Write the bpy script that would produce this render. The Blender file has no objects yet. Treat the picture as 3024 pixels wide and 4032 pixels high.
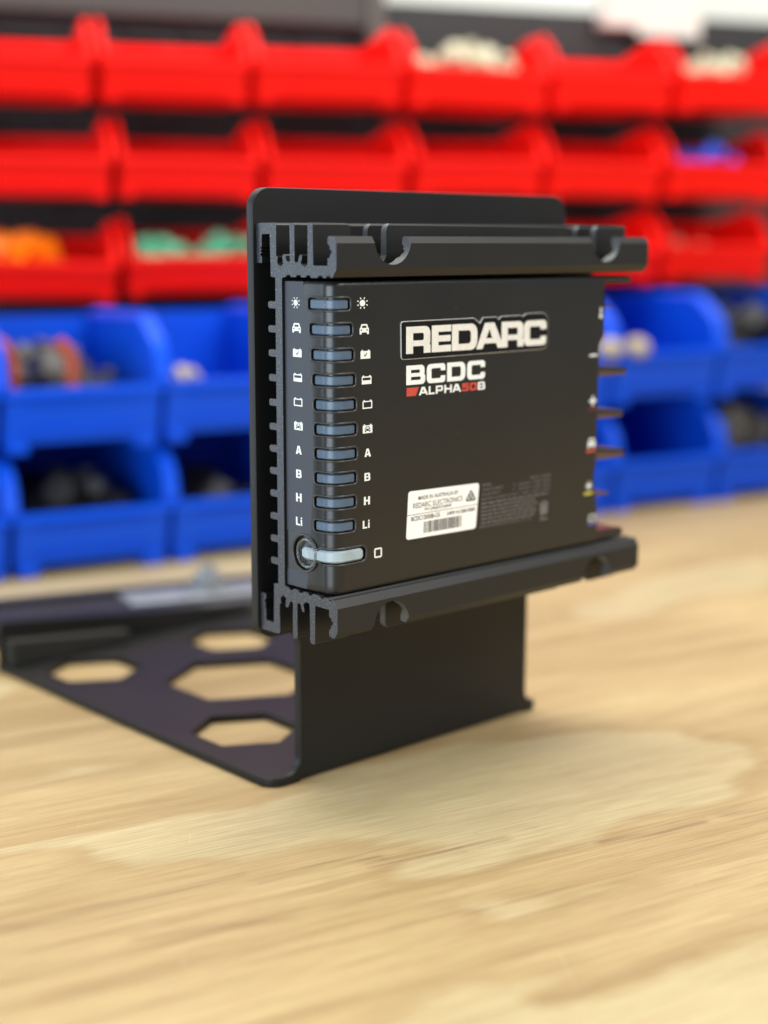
import bpy, bmesh, math, random
import numpy as np
from mathutils import Vector, Matrix
random.seed(7)
rng = np.random.default_rng(11)
scene = bpy.context.scene
COL = scene.collection
MM = 0.001

# ------------------------------------------------------------------ camera
cam_d = bpy.data.cameras.new('camera')
cam = bpy.data.objects.new('camera', cam_d)
COL.objects.link(cam)
scene.camera = cam
YAW, PITCH, ROLL = 0.7400, 0.1821, 0.0027
CAM = Vector((-353.95, -460.59, 224.13))
FWD = Vector((math.sin(YAW) * math.cos(PITCH), math.cos(YAW) * math.cos(PITCH), -math.sin(PITCH)))
RGT = Vector((math.cos(YAW), -math.sin(YAW), 0))
UPV = RGT.cross(FWD)
R2 = RGT * math.cos(ROLL) + UPV * math.sin(ROLL)
U2 = -RGT * math.sin(ROLL) + UPV * math.cos(ROLL)
m = Matrix((R2, U2, -FWD)).transposed().to_4x4()
m.translation = CAM * MM
cam.matrix_world = m
cam_d.sensor_fit = 'VERTICAL'
cam_d.sensor_height = 36.0
cam_d.sensor_width = 27.0
cam_d.lens = 5850.6 / 4032 * 36
cam_d.clip_start = 0.02
cam_d.clip_end = 50
cam_d.dof.use_dof = True
cam_d.dof.focus_distance = 0.563
cam_d.dof.aperture_fstop = 3.45
cam_d.dof.aperture_blades = 0

# ------------------------------------------------------------------ light
world = bpy.data.worlds.new('World')
scene.world = world
world.use_nodes = True
wb = world.node_tree.nodes['Background']
wb.inputs[0].default_value = (0.95, 0.97, 1.0, 1)
wb.inputs[1].default_value = 0.36


def area(name, loc, target, sx, sy, power, col):
    l = bpy.data.lights.new(name, 'AREA')
    l.shape = 'RECTANGLE'
    l.size, l.size_y, l.energy, l.color = sx, sy, power, col
    o = bpy.data.objects.new(name, l)
    COL.objects.link(o)
    o.location = loc
    o.rotation_euler = (Vector(target) - Vector(loc)).to_track_quat('-Z', 'Y').to_euler()
    return o


area('ceiling_light', (0.32, 0.20, 1.7), (0.2, 0.0, 0), 1.5, 0.8, 42, (1.0, 0.97, 0.92))
area('room_light', (0.55, -1.2, 1.5), (0.3, 0.4, 0.2), 1.5, 0.9, 38, (1.0, 0.97, 0.93))
area('window_left', (-0.92, 1.10, 0.28), (0.0, 0.0, 0.15), 0.75, 1.0, 8, (0.70, 0.85, 1.0))
area('window_behind', (-1.62, -0.42, 0.22), (0.0, 0.0, 0.15), 1.3, 1.0, 34, (0.74, 0.88, 1.0))

vs = scene.view_settings
scene.display_settings.display_device = 'sRGB'
vs.view_transform = 'Standard'
vs.look = 'None'
vs.exposure = 0.0
vs.gamma = 1.0
vs.use_curve_mapping = False
scene.render.engine = 'CYCLES'
scene.render.resolution_x, scene.render.resolution_y = 768, 1024


# ------------------------------------------------------------------ materials
def new_mat(name, base, rough=0.5, metal=0.0, spec=0.5, bump=None, var=None, speck=None, **kw):
    """bump=(scale, strength, distance_mm), var=(scale, amount), speck=(scale, threshold, colour)"""
    mt = bpy.data.materials.new(name)
    mt.use_nodes = True
    nt = mt.node_tree
    b = nt.nodes['Principled BSDF']
    b.inputs['Base Color'].default_value = (*base, 1)
    b.inputs['Roughness'].default_value = rough
    b.inputs['Metallic'].default_value = metal
    b.inputs['Specular IOR Level'].default_value = spec
    for k, v in kw.items():
        b.inputs[k.replace('_', ' ')].default_value = v
    tc = nt.nodes.new('ShaderNodeTexCoord')
    col = None
    if var:
        n = nt.nodes.new('ShaderNodeTexNoise')
        n.inputs['Scale'].default_value = var[0]
        n.inputs['Detail'].default_value = 4
        nt.links.new(tc.outputs['Object'], n.inputs['Vector'])
        mx = nt.nodes.new('ShaderNodeMix')
        mx.data_type = 'RGBA'
        mx.inputs['A'].default_value = (*[c * (1 - var[1]) for c in base], 1)
        mx.inputs['B'].default_value = (*[min(1, c * (1 + var[1])) for c in base], 1)
        nt.links.new(n.outputs['Fac'], mx.inputs['Factor'])
        col = mx.outputs['Result']
        mr = nt.nodes.new('ShaderNodeMapRange')
        mr.inputs['To Min'].default_value = rough * 0.85
        mr.inputs['To Max'].default_value = min(1, rough * 1.15)
        nt.links.new(n.outputs['Fac'], mr.inputs['Value'])
        nt.links.new(mr.outputs['Result'], b.inputs['Roughness'])
    if speck:
        n2 = nt.nodes.new('ShaderNodeTexNoise')
        n2.inputs['Scale'].default_value = speck[0]
        n2.inputs['Detail'].default_value = 2
        nt.links.new(tc.outputs['Object'], n2.inputs['Vector'])
        r = nt.nodes.new('ShaderNodeMapRange')
        r.inputs['From Min'].default_value = speck[1]
        r.inputs['From Max'].default_value = speck[1] + 0.12
        nt.links.new(n2.outputs['Fac'], r.inputs['Value'])
        mx2 = nt.nodes.new('ShaderNodeMix')
        mx2.data_type = 'RGBA'
        if col:
            nt.links.new(col, mx2.inputs['A'])
        else:
            mx2.inputs['A'].default_value = (*base, 1)
        mx2.inputs['B'].default_value = (*speck[2], 1)
        nt.links.new(r.outputs['Result'], mx2.inputs['Factor'])
        col = mx2.outputs['Result']
    if col:
        nt.links.new(col, b.inputs['Base Color'])
    if bump:
        n3 = nt.nodes.new('ShaderNodeTexNoise')
        n3.inputs['Scale'].default_value = bump[0]
        n3.inputs['Detail'].default_value = 3
        nt.links.new(tc.outputs['Object'], n3.inputs['Vector'])
        bp = nt.nodes.new('ShaderNodeBump')
        bp.inputs['Strength'].default_value = bump[1]
        bp.inputs['Distance'].default_value = bump[2] * MM
        nt.links.new(n3.outputs['Fac'], bp.inputs['Height'])
        nt.links.new(bp.outputs['Normal'], b.inputs['Normal'])
    return mt


M = {}
M['powder'] = new_mat('satin_black_powder_coat', (0.0090, 0.0094, 0.0092), 0.45, spec=0.4, bump=(1800, 0.25, 0.06), var=(40, 0.15))
M['sheet'] = new_mat('smooth_black_powder_coat', (0.0078, 0.0080, 0.0078), 0.46, spec=0.33, bump=(2600, 0.12, 0.04), var=(25, 0.12), speck=(330, 0.775, (0.16, 0.16, 0.15)))
M['cut'] = new_mat('cut_anodised_aluminium', (0.040, 0.042, 0.048), 0.36, metal=0.3, bump=(1500, 0.8, 0.16), speck=(1300, 0.57, (0.13, 0.135, 0.155)))
M['notch'] = new_mat('milled_edge', (0.11, 0.115, 0.12), 0.45, metal=0.4, bump=(1500, 0.4, 0.08), var=(300, 0.3))
M['cover'] = new_mat('black_moulded_plastic', (0.0095, 0.0100, 0.0095), 0.30, spec=0.5, bump=(1500, 0.5, 0.06), var=(30, 0.25), speck=(420, 0.775, (0.2, 0.2, 0.19)))
M['overlay'] = new_mat('matt_black_film_blue_sheen', (0.032, 0.037, 0.050), 0.55, bump=(1200, 0.2, 0.03))  # cool window sheen is put into the base colour
M['gloss'] = new_mat('gloss_black_plastic', (0.012, 0.011, 0.010), 0.18, bump=(900, 0.6, 0.12), speck=(900, 0.68, (0.16, 0.15, 0.13)))
M['bezel'] = new_mat('black_button_rim', (0.032, 0.031, 0.030), 0.28, bump=(700, 0.3, 0.05))
M['lens'] = new_mat('smoky_blue_lens', (0.068, 0.104, 0.150), 0.33, bump=(900, 0.35, 0.06), speck=(1000, 0.70, (0.25, 0.32, 0.38)), var=(220, 0.25))
M['lens2'] = new_mat('milky_clear_lens', (0.36, 0.44, 0.47), 0.28, bump=(500, 0.2, 0.05), var=(120, 0.25), Transmission_Weight=0.15)
M['clear'] = new_mat('clear_smoked_plastic', (0.55, 0.6, 0.6), 0.08, Transmission_Weight=0.9, IOR=1.45)
M['white'] = new_mat('white_print', (0.74, 0.76, 0.72), 0.5, var=(400, 0.12))
M['silver'] = new_mat('brushed_silver_foil', (0.76, 0.74, 0.67), 0.42, metal=0.2, var=(350, 0.15))
M['edge'] = new_mat('bright_badge_edge', (0.50, 0.49, 0.45), 0.35, metal=0.5, var=(500, 0.5))
M['badge'] = new_mat('gloss_black_badge', (0.006, 0.006, 0.006), 0.25, spec=0.25, speck=(700, 0.76, (0.13, 0.13, 0.12)))
M['red_print'] = new_mat('red_print', (0.50, 0.055, 0.035), 0.5, var=(500, 0.15))
M['yellow_print'] = new_mat('yellow_print', (0.50, 0.45, 0.05), 0.5)
M['blue_print'] = new_mat('blue_print', (0.08, 0.09, 0.28), 0.5)
M['grey_print'] = new_mat('faint_grey_print', (0.125, 0.122, 0.118), 0.5)
M['label'] = new_mat('cream_label_paper', (0.88, 0.87, 0.81), 0.4, var=(60, 0.04))
M['ink'] = new_mat('black_ink', (0.03, 0.03, 0.03), 0.5)
M['maroon'] = new_mat('dark_red_reflection_print', (0.10, 0.012, 0.018), 0.4)  # painted red reflection on the bottom tab, and the bar under the plus
M['copper'] = new_mat('tinned_copper_terminal', (0.115, 0.075, 0.065), 0.35, metal=0.4)
M['red'] = new_mat('red_bin_plastic', (0.88, 0.008, 0.004), 0.45, spec=0.18, var=(12, 0.05))
M['blue'] = new_mat('blue_bin_plastic', (0.002, 0.070, 0.62), 0.40, spec=0.22, var=(12, 0.05))
M['panel'] = new_mat('black_louvre_steel', (0.014, 0.014, 0.0145), 0.5, var=(20, 0.2))
M['grey_metal'] = new_mat('grey_painted_steel', (0.045, 0.046, 0.040), 0.6, var=(15, 0.15))
M['wall'] = new_mat('white_painted_wall', (0.66, 0.67, 0.62), 0.7, var=(5, 0.03))
M['card'] = new_mat('white_card', (0.62, 0.60, 0.54), 0.7)
M['zinc'] = new_mat('zinc_plated_steel', (0.30, 0.32, 0.34), 0.42, metal=0.6, var=(80, 0.2))
M['olive'] = new_mat('dull_reflection_tone', (0.018, 0.017, 0.014), 0.7, spec=0.3, var=(30, 0.3))  # tone of the grey reflection painted at the rear flange
M['steel_black'] = new_mat('black_steel_bar', (0.03, 0.028, 0.035), 0.35, var=(30, 0.2))
M['orange'] = new_mat('orange_plastic', (0.95, 0.22, 0.0), 0.4)
M['green'] = new_mat('green_plastic', (0.10, 0.55, 0.32), 0.4)
M['pale'] = new_mat('pale_plastic', (0.50, 0.47, 0.32), 0.5)
M['greenish'] = new_mat('grey_green_plastic', (0.24, 0.29, 0.22), 0.45)
M['dark'] = new_mat('black_rubber', (0.012, 0.012, 0.012), 0.5)
M['mid'] = new_mat('grey_plastic', (0.075, 0.07, 0.06), 0.5)
M['rust'] = new_mat('orange_red_plastic', (0.34, 0.060, 0.018), 0.45)
M['brown'] = new_mat('brown_plastic', (0.10, 0.06, 0.04), 0.5)
M['beige'] = new_mat('beige_plastic', (0.36, 0.30, 0.20), 0.5)
M['bluep'] = new_mat('bright_blue_plastic', (0.03, 0.10, 0.7), 0.35)


# ------------------------------------------------------------------ helpers
def link(o, parent=None):
    COL.objects.link(o)
    if parent is not None:
        o.parent = parent
    return o


def tag(o, label=None, cat=None, group=None, kind=None):
    if label: o['label'] = label
    if cat: o['category'] = cat
    if group: o['group'] = group
    if kind: o['kind'] = kind
    return o


def empty(name, loc=(0, 0, 0), rz=0.0):
    o = bpy.data.objects.new(name, None)
    o.empty_display_size = 0.02
    o.location = Vector(loc) * MM
    o.rotation_euler = (0, 0, rz)
    return link(o)


def mk(name, geo, mat, parent=None, smooth=None, bevel=None):
    """geo: bmesh / mesh in millimetres -> linked object in metres"""
    if isinstance(geo, bmesh.types.BMesh):
        bmesh.ops.recalc_face_normals(geo, faces=geo.faces)
        me = bpy.data.meshes.new(name)
        geo.to_mesh(me)
        geo.free()
    else:
        me = geo
    me.name = name
    if mat is not None and not isinstance(mat, (list, tuple)):
        mat = [mat]
    if mat is not None:
        me.materials.clear()
        for x in mat:
            me.materials.append(x)
    if bevel:
        me = apply_bevel(me, *bevel)
    me.transform(Matrix.Scale(MM, 4))
    if smooth:
        me.shade_smooth()
        me.set_sharp_from_angle(angle=math.radians(smooth))
    o = bpy.data.objects.new(name, me)
    return link(o, parent)


def eval_mesh(o):
    bpy.context.view_layer.update()
    dg = bpy.context.evaluated_depsgraph_get()
    return bpy.data.meshes.new_from_object(o.evaluated_get(dg), preserve_all_data_layers=True, depsgraph=dg)


def apply_bevel(me, w, seg=2, ang=35):
    o = bpy.data.objects.new('tmp', me)
    COL.objects.link(o)
    md = o.modifiers.new('b', 'BEVEL')
    md.width, md.segments, md.limit_method, md.angle_limit = w, seg, 'ANGLE', math.radians(ang)
    r = eval_mesh(o)
    bpy.data.objects.remove(o)
    return r


def boolean(me, cutters):
    """cutters: list of meshes (mm) with their own material; difference, one after the other"""
    o = bpy.data.objects.new('tmp', me)
    COL.objects.link(o)
    tmp = []
    for c in cutters:
        co = bpy.data.objects.new('cut', c)
        COL.objects.link(co)
        md = o.modifiers.new('x', 'BOOLEAN')
        md.operation, md.object, md.solver = 'DIFFERENCE', co, 'EXACT'
        md.material_mode = 'TRANSFER'
        tmp.append(co)
    r = eval_mesh(o)
    for t in tmp + [o]:
        bpy.data.objects.remove(t)
    return r


def bm_mesh(bm, mats=()):
    bmesh.ops.recalc_face_normals(bm, faces=bm.faces)
    me = bpy.data.meshes.new('m')
    bm.to_mesh(me)
    bm.free()
    for x in mats:
        me.materials.append(x)
    return me


def add_box(bm, lo, hi, rot=None, org=None):
    vs_ = [bm.verts.new(Vector((x, y, z))) for x in (lo[0], hi[0]) for y in (lo[1], hi[1]) for z in (lo[2], hi[2])]
    for f in ((0, 1, 3, 2), (4, 6, 7, 5), (0, 4, 5, 1), (2, 3, 7, 6), (0, 2, 6, 4), (1, 5, 7, 3)):
        bm.faces.new([vs_[i] for i in f])
    if rot is not None:
        bmesh.ops.transform(bm, matrix=rot, verts=vs_)
    return vs_


def add_prism(bm, pts, fn0, fn1, mi=0):
    """pts 2-D loop; fn0/fn1 map (a,b) to the two end caps"""
    a = [bm.verts.new(fn0(*p)) for p in pts]
    b = [bm.verts.new(fn1(*p)) for p in pts]
    n = len(pts)
    fs = [bm.faces.new(a), bm.faces.new(b[::-1])]
    for i in range(n):
        bm.faces.new((a[i], b[i], b[(i + 1) % n], a[(i + 1) % n]))
    return fs


def add_tube(bm, pts, r, n=8, closed=False):
    pts = [Vector(p) for p in pts]
    N = len(pts)
    rings = []
    for i, p in enumerate(pts):
        if closed:
            t = pts[(i + 1) % N] - pts[i - 1]
        else:
            t = pts[min(i + 1, N - 1)] - pts[max(i - 1, 0)]
        t.normalize()
        q = t.to_track_quat('Z', 'Y')
        rings.append((p, t))
    ref = rings[0][1].orthogonal().normalized()
    out = []
    for p, t in rings:
        ref = (ref - t * ref.dot(t)).normalized()
        bi = t.cross(ref)
        out.append([bm.verts.new(p + (ref * math.cos(2 * math.pi * k / n) + bi * math.sin(2 * math.pi * k / n)) * r) for k in range(n)])
    for i in range(N if closed else N - 1):
        A, B = out[i], out[(i + 1) % N]
        if closed and i == N - 1:   # re-align seam
            off = min(range(n), key=lambda k: (B[k].co - A[0].co).length)
            B = B[off:] + B[:off]
        for k in range(n):
            bm.faces.new((A[k], A[(k + 1) % n], B[(k + 1) % n], B[k]))
    if not closed:
        bm.faces.new(out[0][::-1])
        bm.faces.new(out[-1])


def add_cyl(bm, c, axis, r, h, n=24, r2=None):
    axis = Vector(axis).normalized()
    a = axis.orthogonal().normalized()
    b = axis.cross(a)
    r2 = r if r2 is None else r2
    A = [bm.verts.new(Vector(c) + (a * math.cos(2 * math.pi * k / n) + b * math.sin(2 * math.pi * k / n)) * r) for k in range(n)]
    B = [bm.verts.new(Vector(c) + axis * h + (a * math.cos(2 * math.pi * k / n) + b * math.sin(2 * math.pi * k / n)) * r2) for k in range(n)]
    bm.faces.new(A[::-1])
    bm.faces.new(B)
    for k in range(n):
        bm.faces.new((A[k], A[(k + 1) % n], B[(k + 1) % n], B[k]))


def rnd(pts, seg=6):
    """pts: (x, y[, r]) -> rounded loop"""
    out = []
    n = len(pts)
    for i, p in enumerate(pts):
        r = p[2] if len(p) > 2 else 0
        P = Vector(p[:2])
        if r <= 0:
            out.append(tuple(P))
            continue
        A, B = Vector(pts[i - 1][:2]), Vector(pts[(i + 1) % n][:2])
        u, v = (A - P).normalized(), (B - P).normalized()
        ang = u.angle(v)
        if ang > math.pi - 0.02:
            out.append(tuple(P))
            continue
        d = r / math.tan(ang / 2)
        d = min(d, (A - P).length * 0.499, (B - P).length * 0.499)
        rr = d * math.tan(ang / 2)
        c = P + (u + v).normalized() * (rr / math.sin(ang / 2))
        s, e = P + u * d - c, P + v * d - c
        tot = s.angle_signed(e)
        for k in range(seg + 1):
            q = s.copy()
            q.rotate(Matrix.Rotation(-tot * k / seg, 2))
            out.append(tuple(c + q))
    return out


def fill2d(loops, extrude=0.0, bevel=0.0, bres=2):
    """planar loops (outer + holes, even-odd) -> mesh in the XY plane, extruded +-extrude"""
    cu = bpy.data.curves.new('c', 'CURVE')
    cu.dimensions = '2D'
    cu.fill_mode = 'BOTH' if extrude else 'FRONT'
    for L in loops:
        sp = cu.splines.new('POLY')
        sp.points.add(len(L) - 1)
        for i, p in enumerate(L):
            sp.points[i].co = (p[0], p[1], 0, 1)
        sp.use_cyclic_u = True
    cu.extrude = max(0, extrude - bevel)
    if bevel:
        cu.bevel_depth = bevel
        cu.bevel_resolution = bres
        cu.offset = -bevel
    o = bpy.data.objects.new('c', cu)
    COL.objects.link(o)
    me = eval_mesh(o)
    bpy.data.objects.remove(o)
    return me


def remap(me, fn):
    for v in me.vertices:
        v.co = fn(v.co.x, v.co.y, v.co.z)
    return me


def join_meshes(meshes, mat=None):
    bm = bmesh.new()
    for x in meshes:
        bm.from_mesh(x)
    me = bpy.data.meshes.new('j')
    bm.to_mesh(me)
    bm.free()
    return me


def text_mesh(s, x0, x1, z0, z1, bold=0.0):
    cu = bpy.data.curves.new('t', 'FONT')
    cu.body = s
    cu.size = 10
    cu.offset = bold
    o = bpy.data.objects.new('t', cu)
    COL.objects.link(o)
    me = eval_mesh(o)
    bpy.data.objects.remove(o)
    xs = [v.co.x for v in me.vertices]
    ys = [v.co.y for v in me.vertices]
    ax, bx, ay, by = min(xs), max(xs), min(ys), max(ys)
    for v in me.vertices:
        v.co = (x0 + (v.co.x - ax) / (bx - ax) * (x1 - x0), z0 + (v.co.y - ay) / (by - ay) * (z1 - z0), 0)
    return me


# ------------------------------------------------------------------ lettering (wide block capitals and symbols)
def glyph(ch, x0, x1, z0, z1, tv, th):
    w, h = x1 - x0, z1 - z0
    R = h * 0.26
    q = lambda *p: rnd([(x0 + a[0], z0 + a[1], *(a[2:])) for a in p])
    if ch == 'R':
        return [q((0, 0), (0, h), (w * .985, h, R), (w * .985, h * .385, h * .12), (w * .95, h * .345), (w, h * .30, h * .1), (w, 0), (w - tv, 0),
                  (w - tv, h * .27, h * .05), (tv, h * .27), (tv, 0)),
                q((tv, h * .48), (tv, h - th), (w - tv, h - th, h * .07), (w - tv, h * .48, h * .07))]
    if ch == 'E':
        return [q((0, 0), (0, h), (w, h), (w, h - th), (tv, h - th), (tv, h * .5 + th * .47), (w * .97, h * .5 + th * .47),
                  (w * .97, h * .5 - th * .47), (tv, h * .5 - th * .47), (tv, th), (w, th), (w, 0))]
    if ch == 'D':
        return [q((0, 0), (0, h), (w, h, R * 1.3), (w, 0, R * 1.3)),
                q((tv, th), (tv, h - th), (w - tv, h - th, h * .13), (w - tv, th, h * .13))]
    if ch == 'A':
        return [q((0, 0), (w * .30, h), (w * .64, h), (w, 0), (w - tv, 0), (w - tv - w * .06, h * .2), (w * .06 + tv, h * .2), (tv, 0)),
                q((w * .36, h * .40), (w * .465, h * .76), (w * .57, h * .40))]
    if ch == 'C':
        return [q((0, 0, R), (0, h, R), (w, h, R), (w, h * .63), (w - tv, h * .63), (w - tv, h - th, h * .06), (tv, h - th, h * .09),
                  (tv, th, h * .09), (w - tv, th, h * .06), (w - tv, h * .36), (w, h * .36), (w, 0, R))]
    if ch == 'B':
        m1, m2 = h * .5 + th * .42, h * .5 - th * .42
        return [q((0, 0), (0, h), (w * .96, h, R), (w * .96, h * .53, h * .1), (w * .93, h * .5), (w, h * .47, h * .1), (w, 0, R)),
                q((tv, m1), (tv, h - th), (w * .96 - tv, h - th, h * .06), (w * .96 - tv, m1, h * .06)),
                q((tv, th), (tv, m2), (w - tv, m2, h * .06), (w - tv, th, h * .06))]
    if ch == 'L':
        return [q((0, 0), (0, h), (tv, h), (tv, th), (w, th), (w, 0))]
    if ch == 'P':
        return [q((0, 0), (0, h), (w, h, R), (w, h * .3, R), (tv, h * .3), (tv, 0)),
                q((tv, h * .3 + th), (tv, h - th), (w - tv, h - th, h * .06), (w - tv, h * .3 + th, h * .06))]
    if ch == 'H':
        return [q((0, 0), (0, h), (tv, h), (tv, h * .5 + th / 2), (w - tv, h * .5 + th / 2), (w - tv, h), (w, h), (w, 0), (w - tv, 0),
                  (w - tv, h * .5 - th / 2), (tv, h * .5 - th / 2), (tv, 0))]
    if ch == 'i':
        return [q((0, 0), (0, h * .74), (w, h * .74), (w, 0)), q((0, h * .84), (0, h * 1.02), (w, h * 1.02), (w, h * .84))]
    if ch == '0':
        return [q((0, 0, R), (0, h, R), (w, h, R), (w, 0, R)), q((tv, th, h * .1), (tv, h - th, h * .1), (w - tv, h - th, h * .1), (w - tv, th, h * .1))]
    if ch == '5':
        return [q((0, 0, h * .1), (0, h * .28), (tv, h * .28), (tv, th), (w - tv, th, h * .08), (w - tv, h * .44, h * .08), (0, h * .44), (0, h), (w * .96, h),
                  (w * .96, h - th), (tv, h - th), (tv, h * .44 + th), (w, h * .44 + th, R), (w, 0, R))]
    return []


def word(spec, z0, z1, tv, th):
    """spec: [(char, x0, x1), ...]"""
    ms = [fill2d(glyph(c, a, b, z0, z1, tv, th)) for c, a, b in spec]
    return join_meshes(ms)


def circ(cx, cz, rx, rz=None, n=20):
    rz = rx if rz is None else rz
    return [(cx + rx * math.cos(2 * math.pi * k / n), cz + rz * math.sin(2 * math.pi * k / n)) for k in range(n)]


def rect(x0, z0, x1, z1, r=0.0):
    return rnd([(x0, z0, r), (x0, z1, r), (x1, z1, r), (x1, z0, r)])


def icon(kind, w, h):
    """symbol centred on 0,0 as a flat mesh"""
    ms = []
    F = lambda *L: ms.append(fill2d(list(L)))
    if kind == 'sun':
        F(circ(0, 0, w * .25, h * .27))
        for k in range(8):
            a = math.pi / 8 + k * math.pi / 4
            c, s = math.cos(a), math.sin(a)
            p = lambda r, o: (c * r * w * .5 - s * o * w, s * r * h * .5 + c * o * h)
            F([p(.72, -.045), p(1.0, -.045), p(1.0, .045), p(.72, .045)])
    car = lambda sx, sz, ox=0, oz=0: [rnd([(ox + x * sx, oz + z * sz, r * min(sx, sz)) for x, z, r in
            ((-.5, -.5, .04), (-.5, .08, .12), (-.40, .18, .05), (-.33, .5, .14), (.33, .5, .14), (.40, .18, .05), (.5, .08, .12), (.5, -.5, .04), (.30, -.5, .03), (.28, -.32, 0), (-.28, -.32, 0), (-.30, -.5, .03))])]
    if kind == 'car':
        F(*car(w, h), rnd([(-.26 * w, .12 * h, .1), (-.21 * w, .34 * h, .1), (.21 * w, .34 * h, .1), (.26 * w, .12 * h, .1)]),
          circ(-.31 * w, -.08 * h, .075 * w, n=12), circ(.31 * w, -.08 * h, .075 * w, n=12))
    bat = lambda: rnd([(-.5 * w, -.5 * h, .15), (-.5 * w, .38 * h, .15), (-.40 * w, .38 * h), (-.40 * w, .5 * h, .08), (-.25 * w, .5 * h, .08), (-.25 * w, .38 * h),
                       (.25 * w, .38 * h), (.25 * w, .5 * h, .08), (.40 * w, .5 * h, .08), (.40 * w, .38 * h), (.5 * w, .38 * h, .15), (.5 * w, -.5 * h, .15)])
    if kind == 'check':
        F(bat(), [(-.17 * w, -.10 * h), (-.10 * w, -.02 * h), (-.04 * w, -.14 * h), (.14 * w, .20 * h), (.2 * w, .14 * h), (-.02 * w, -.30 * h)])
    if kind == 'half':
        F(bat(), rect(-.40 * w, -.06 * h, .40 * w, .24 * h))
    if kind == 'empty':
        F(bat(), rect(-.39 * w, -.36 * h, .39 * w, .26 * h))
    if kind == 'batcar':
        c = car(.56 * w, .62 * h, 0, -.06 * h)[0]
        F(bat(), c)
        F(rnd([(-.15 * w, .0 * h), (-.12 * w, .17 * h), (.12 * w, .17 * h), (.15 * w, .0 * h)]))
        F(circ(-.18 * w, -.12 * h, .055 * w, n=10))
        F(circ(.18 * w, -.12 * h, .055 * w, n=10))
    if kind in 'ABH':
        ms.append(fill2d(glyph(kind, -w / 2, w / 2, -h / 2, h / 2, w * .31, h * .19)))
    if kind == 'Li':
        ms.append(fill2d(glyph('L', -w / 2, w * .17, -h / 2, h / 2, w * .24, h * .18)))
        ms.append(fill2d(glyph('i', w * .29, w * .5, -h / 2, h / 2, 0, 0)))
    if kind == 'square':
        F(rect(-w / 2, -h / 2, w / 2, h / 2, h * .2), rect(-w * .32, -h * .34, w * .32, h * .34, h * .06))
    if kind == 'thermo':
        F(circ(0, -h * .3, w * .42))
        F(rect(-w * .2, -h * .3, w * .2, h * .5, w * .2))
    if kind == 'minus':
        F(rect(-w / 2, -h * .12, w / 2, h * .12))
    if kind == 'plus':
        F(rnd([(-.5 * w, -.12 * h), (-.5 * w, .12 * h), (-.12 * w, .12 * h), (-.12 * w, .5 * h), (.12 * w, .5 * h), (.12 * w, .12 * h), (.5 * w, .12 * h), (.5 * w, -.12 * h),
               (.12 * w, -.12 * h), (.12 * w, -.5 * h), (-.12 * w, -.5 * h), (-.12 * w, -.12 * h)]))
    return join_meshes(ms)


# ================================================================== SETTING
GA = math.radians(-12.6)     # grain, bench and blue bin row direction
RA = math.radians(-23.9)     # louvre panel and red bin rows

# --- plywood bench top: a fine sheet carrying the veneer figure, on a slab
P1 = [(-120, 19), (-111, 15), (-98, 10), (-85, 2), (-87, -8), (-78, -25), (-66, -30), (-59, -34), (-54, -43), (-48, -49), (-42, -51), (-34, -52), (-24, -53), (-12, -58), (-2, -68), (8, -78), (21, -90), (14, -91), (7, -91), (-1, -90), (-10, -92), (-16, -95), (-5, -104), (8, -112), (17, -112), (32, -112), (47, -117), (65, -124), (80, -123), (95, -123), (112, -128), (126, -134), (142, -132), (157, -124), (177, -120), (190, -108), (201, -93), (191, -75), (194, -65), (177, -54), (172, -45), (140, -30), (105, -11), (81, -6), (54, -2), (34, 2), (15, -3), (-6, -5), (-18, -2), (-43, 4), (-65, 8), (-83, 12), (-109, 18), (-118, 22)]
P2 = [(-13, -128), (-3, -129), (7, -135), (19, -142), (35, -149), (41, -154), (31, -153), (14, -148), (5, -149), (-9, -146), (-17, -139)]
P3 = [(-94, -167), (-83, -166), (-66, -167), (-55, -169), (-42, -176), (-25, -180), (-20, -183), (-33, -185), (-43, -184), (-45, -191), (-35, -196), (-23, -200), (-8, -203), (4, -201), (16, -206), (33, -208), (60, -216), (-18, -300), (-140, -230), (-113, -173)]
P4 = [(309, 116), (359, 117), (433, 138), (513, 135), (568, 118), (491, 68), (446, 74), (413, 86), (353, 76), (317, 86)]
P5 = [(-84, 85), (-65, 76), (-40, 75), (-20, 65), (-34, 66), (-60, 71), (-89, 76)]
P6 = [(-8, 231), (2, 211), (-5, 185), (-15, 184), (-31, 188), (-90, 200), (-90, 240)]
P7 = [(-60, 560), (-60, 420), (60, 360), (150, 325), (320, 290), (420, 400), (186, 620)]
STREAKS = [[(-139, -38), (-131, -42), (-108, -45), (-80, -53), (-55, -58)], [(-110, -75), (-88, -84), (-62, -98)], [(-15, -83), (20, -95)], [(-41, -190), (-32, -194), (-14, -195), (17, -202)], [(64, -125), (87, -134), (109, -139)], [(121, -140), (141, -148)], [(-53, -66), (-26, -70), (-7, -79)], [(-9, -83), (40, -98)]]


def seg_dist(X, Y, a, b):
    ax, ay = a
    bx, by = b
    dx, dy = bx - ax, by - ay
    t = np.clip(((X - ax) * dx + (Y - ay) * dy) / (dx * dx + dy * dy + 1e-9), 0, 1)
    return np.hypot(X - ax - t * dx, Y - ay - t * dy)


def poly_sdf(X, Y, P):
    d = np.full(X.shape, 1e9)
    inside = np.zeros(X.shape, bool)
    for i in range(len(P)):
        a, b = P[i - 1], P[i]
        d = np.minimum(d, seg_dist(X, Y, a, b))
        c = ((a[1] > Y) != (b[1] > Y))
        with np.errstate(divide='ignore', invalid='ignore'):
            xi = (b[0] - a[0]) * (Y - a[1]) / (b[1] - a[1] + 1e-12) + a[0]
        inside ^= c & (X < xi)
    return np.where(inside, d, -d)


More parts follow.
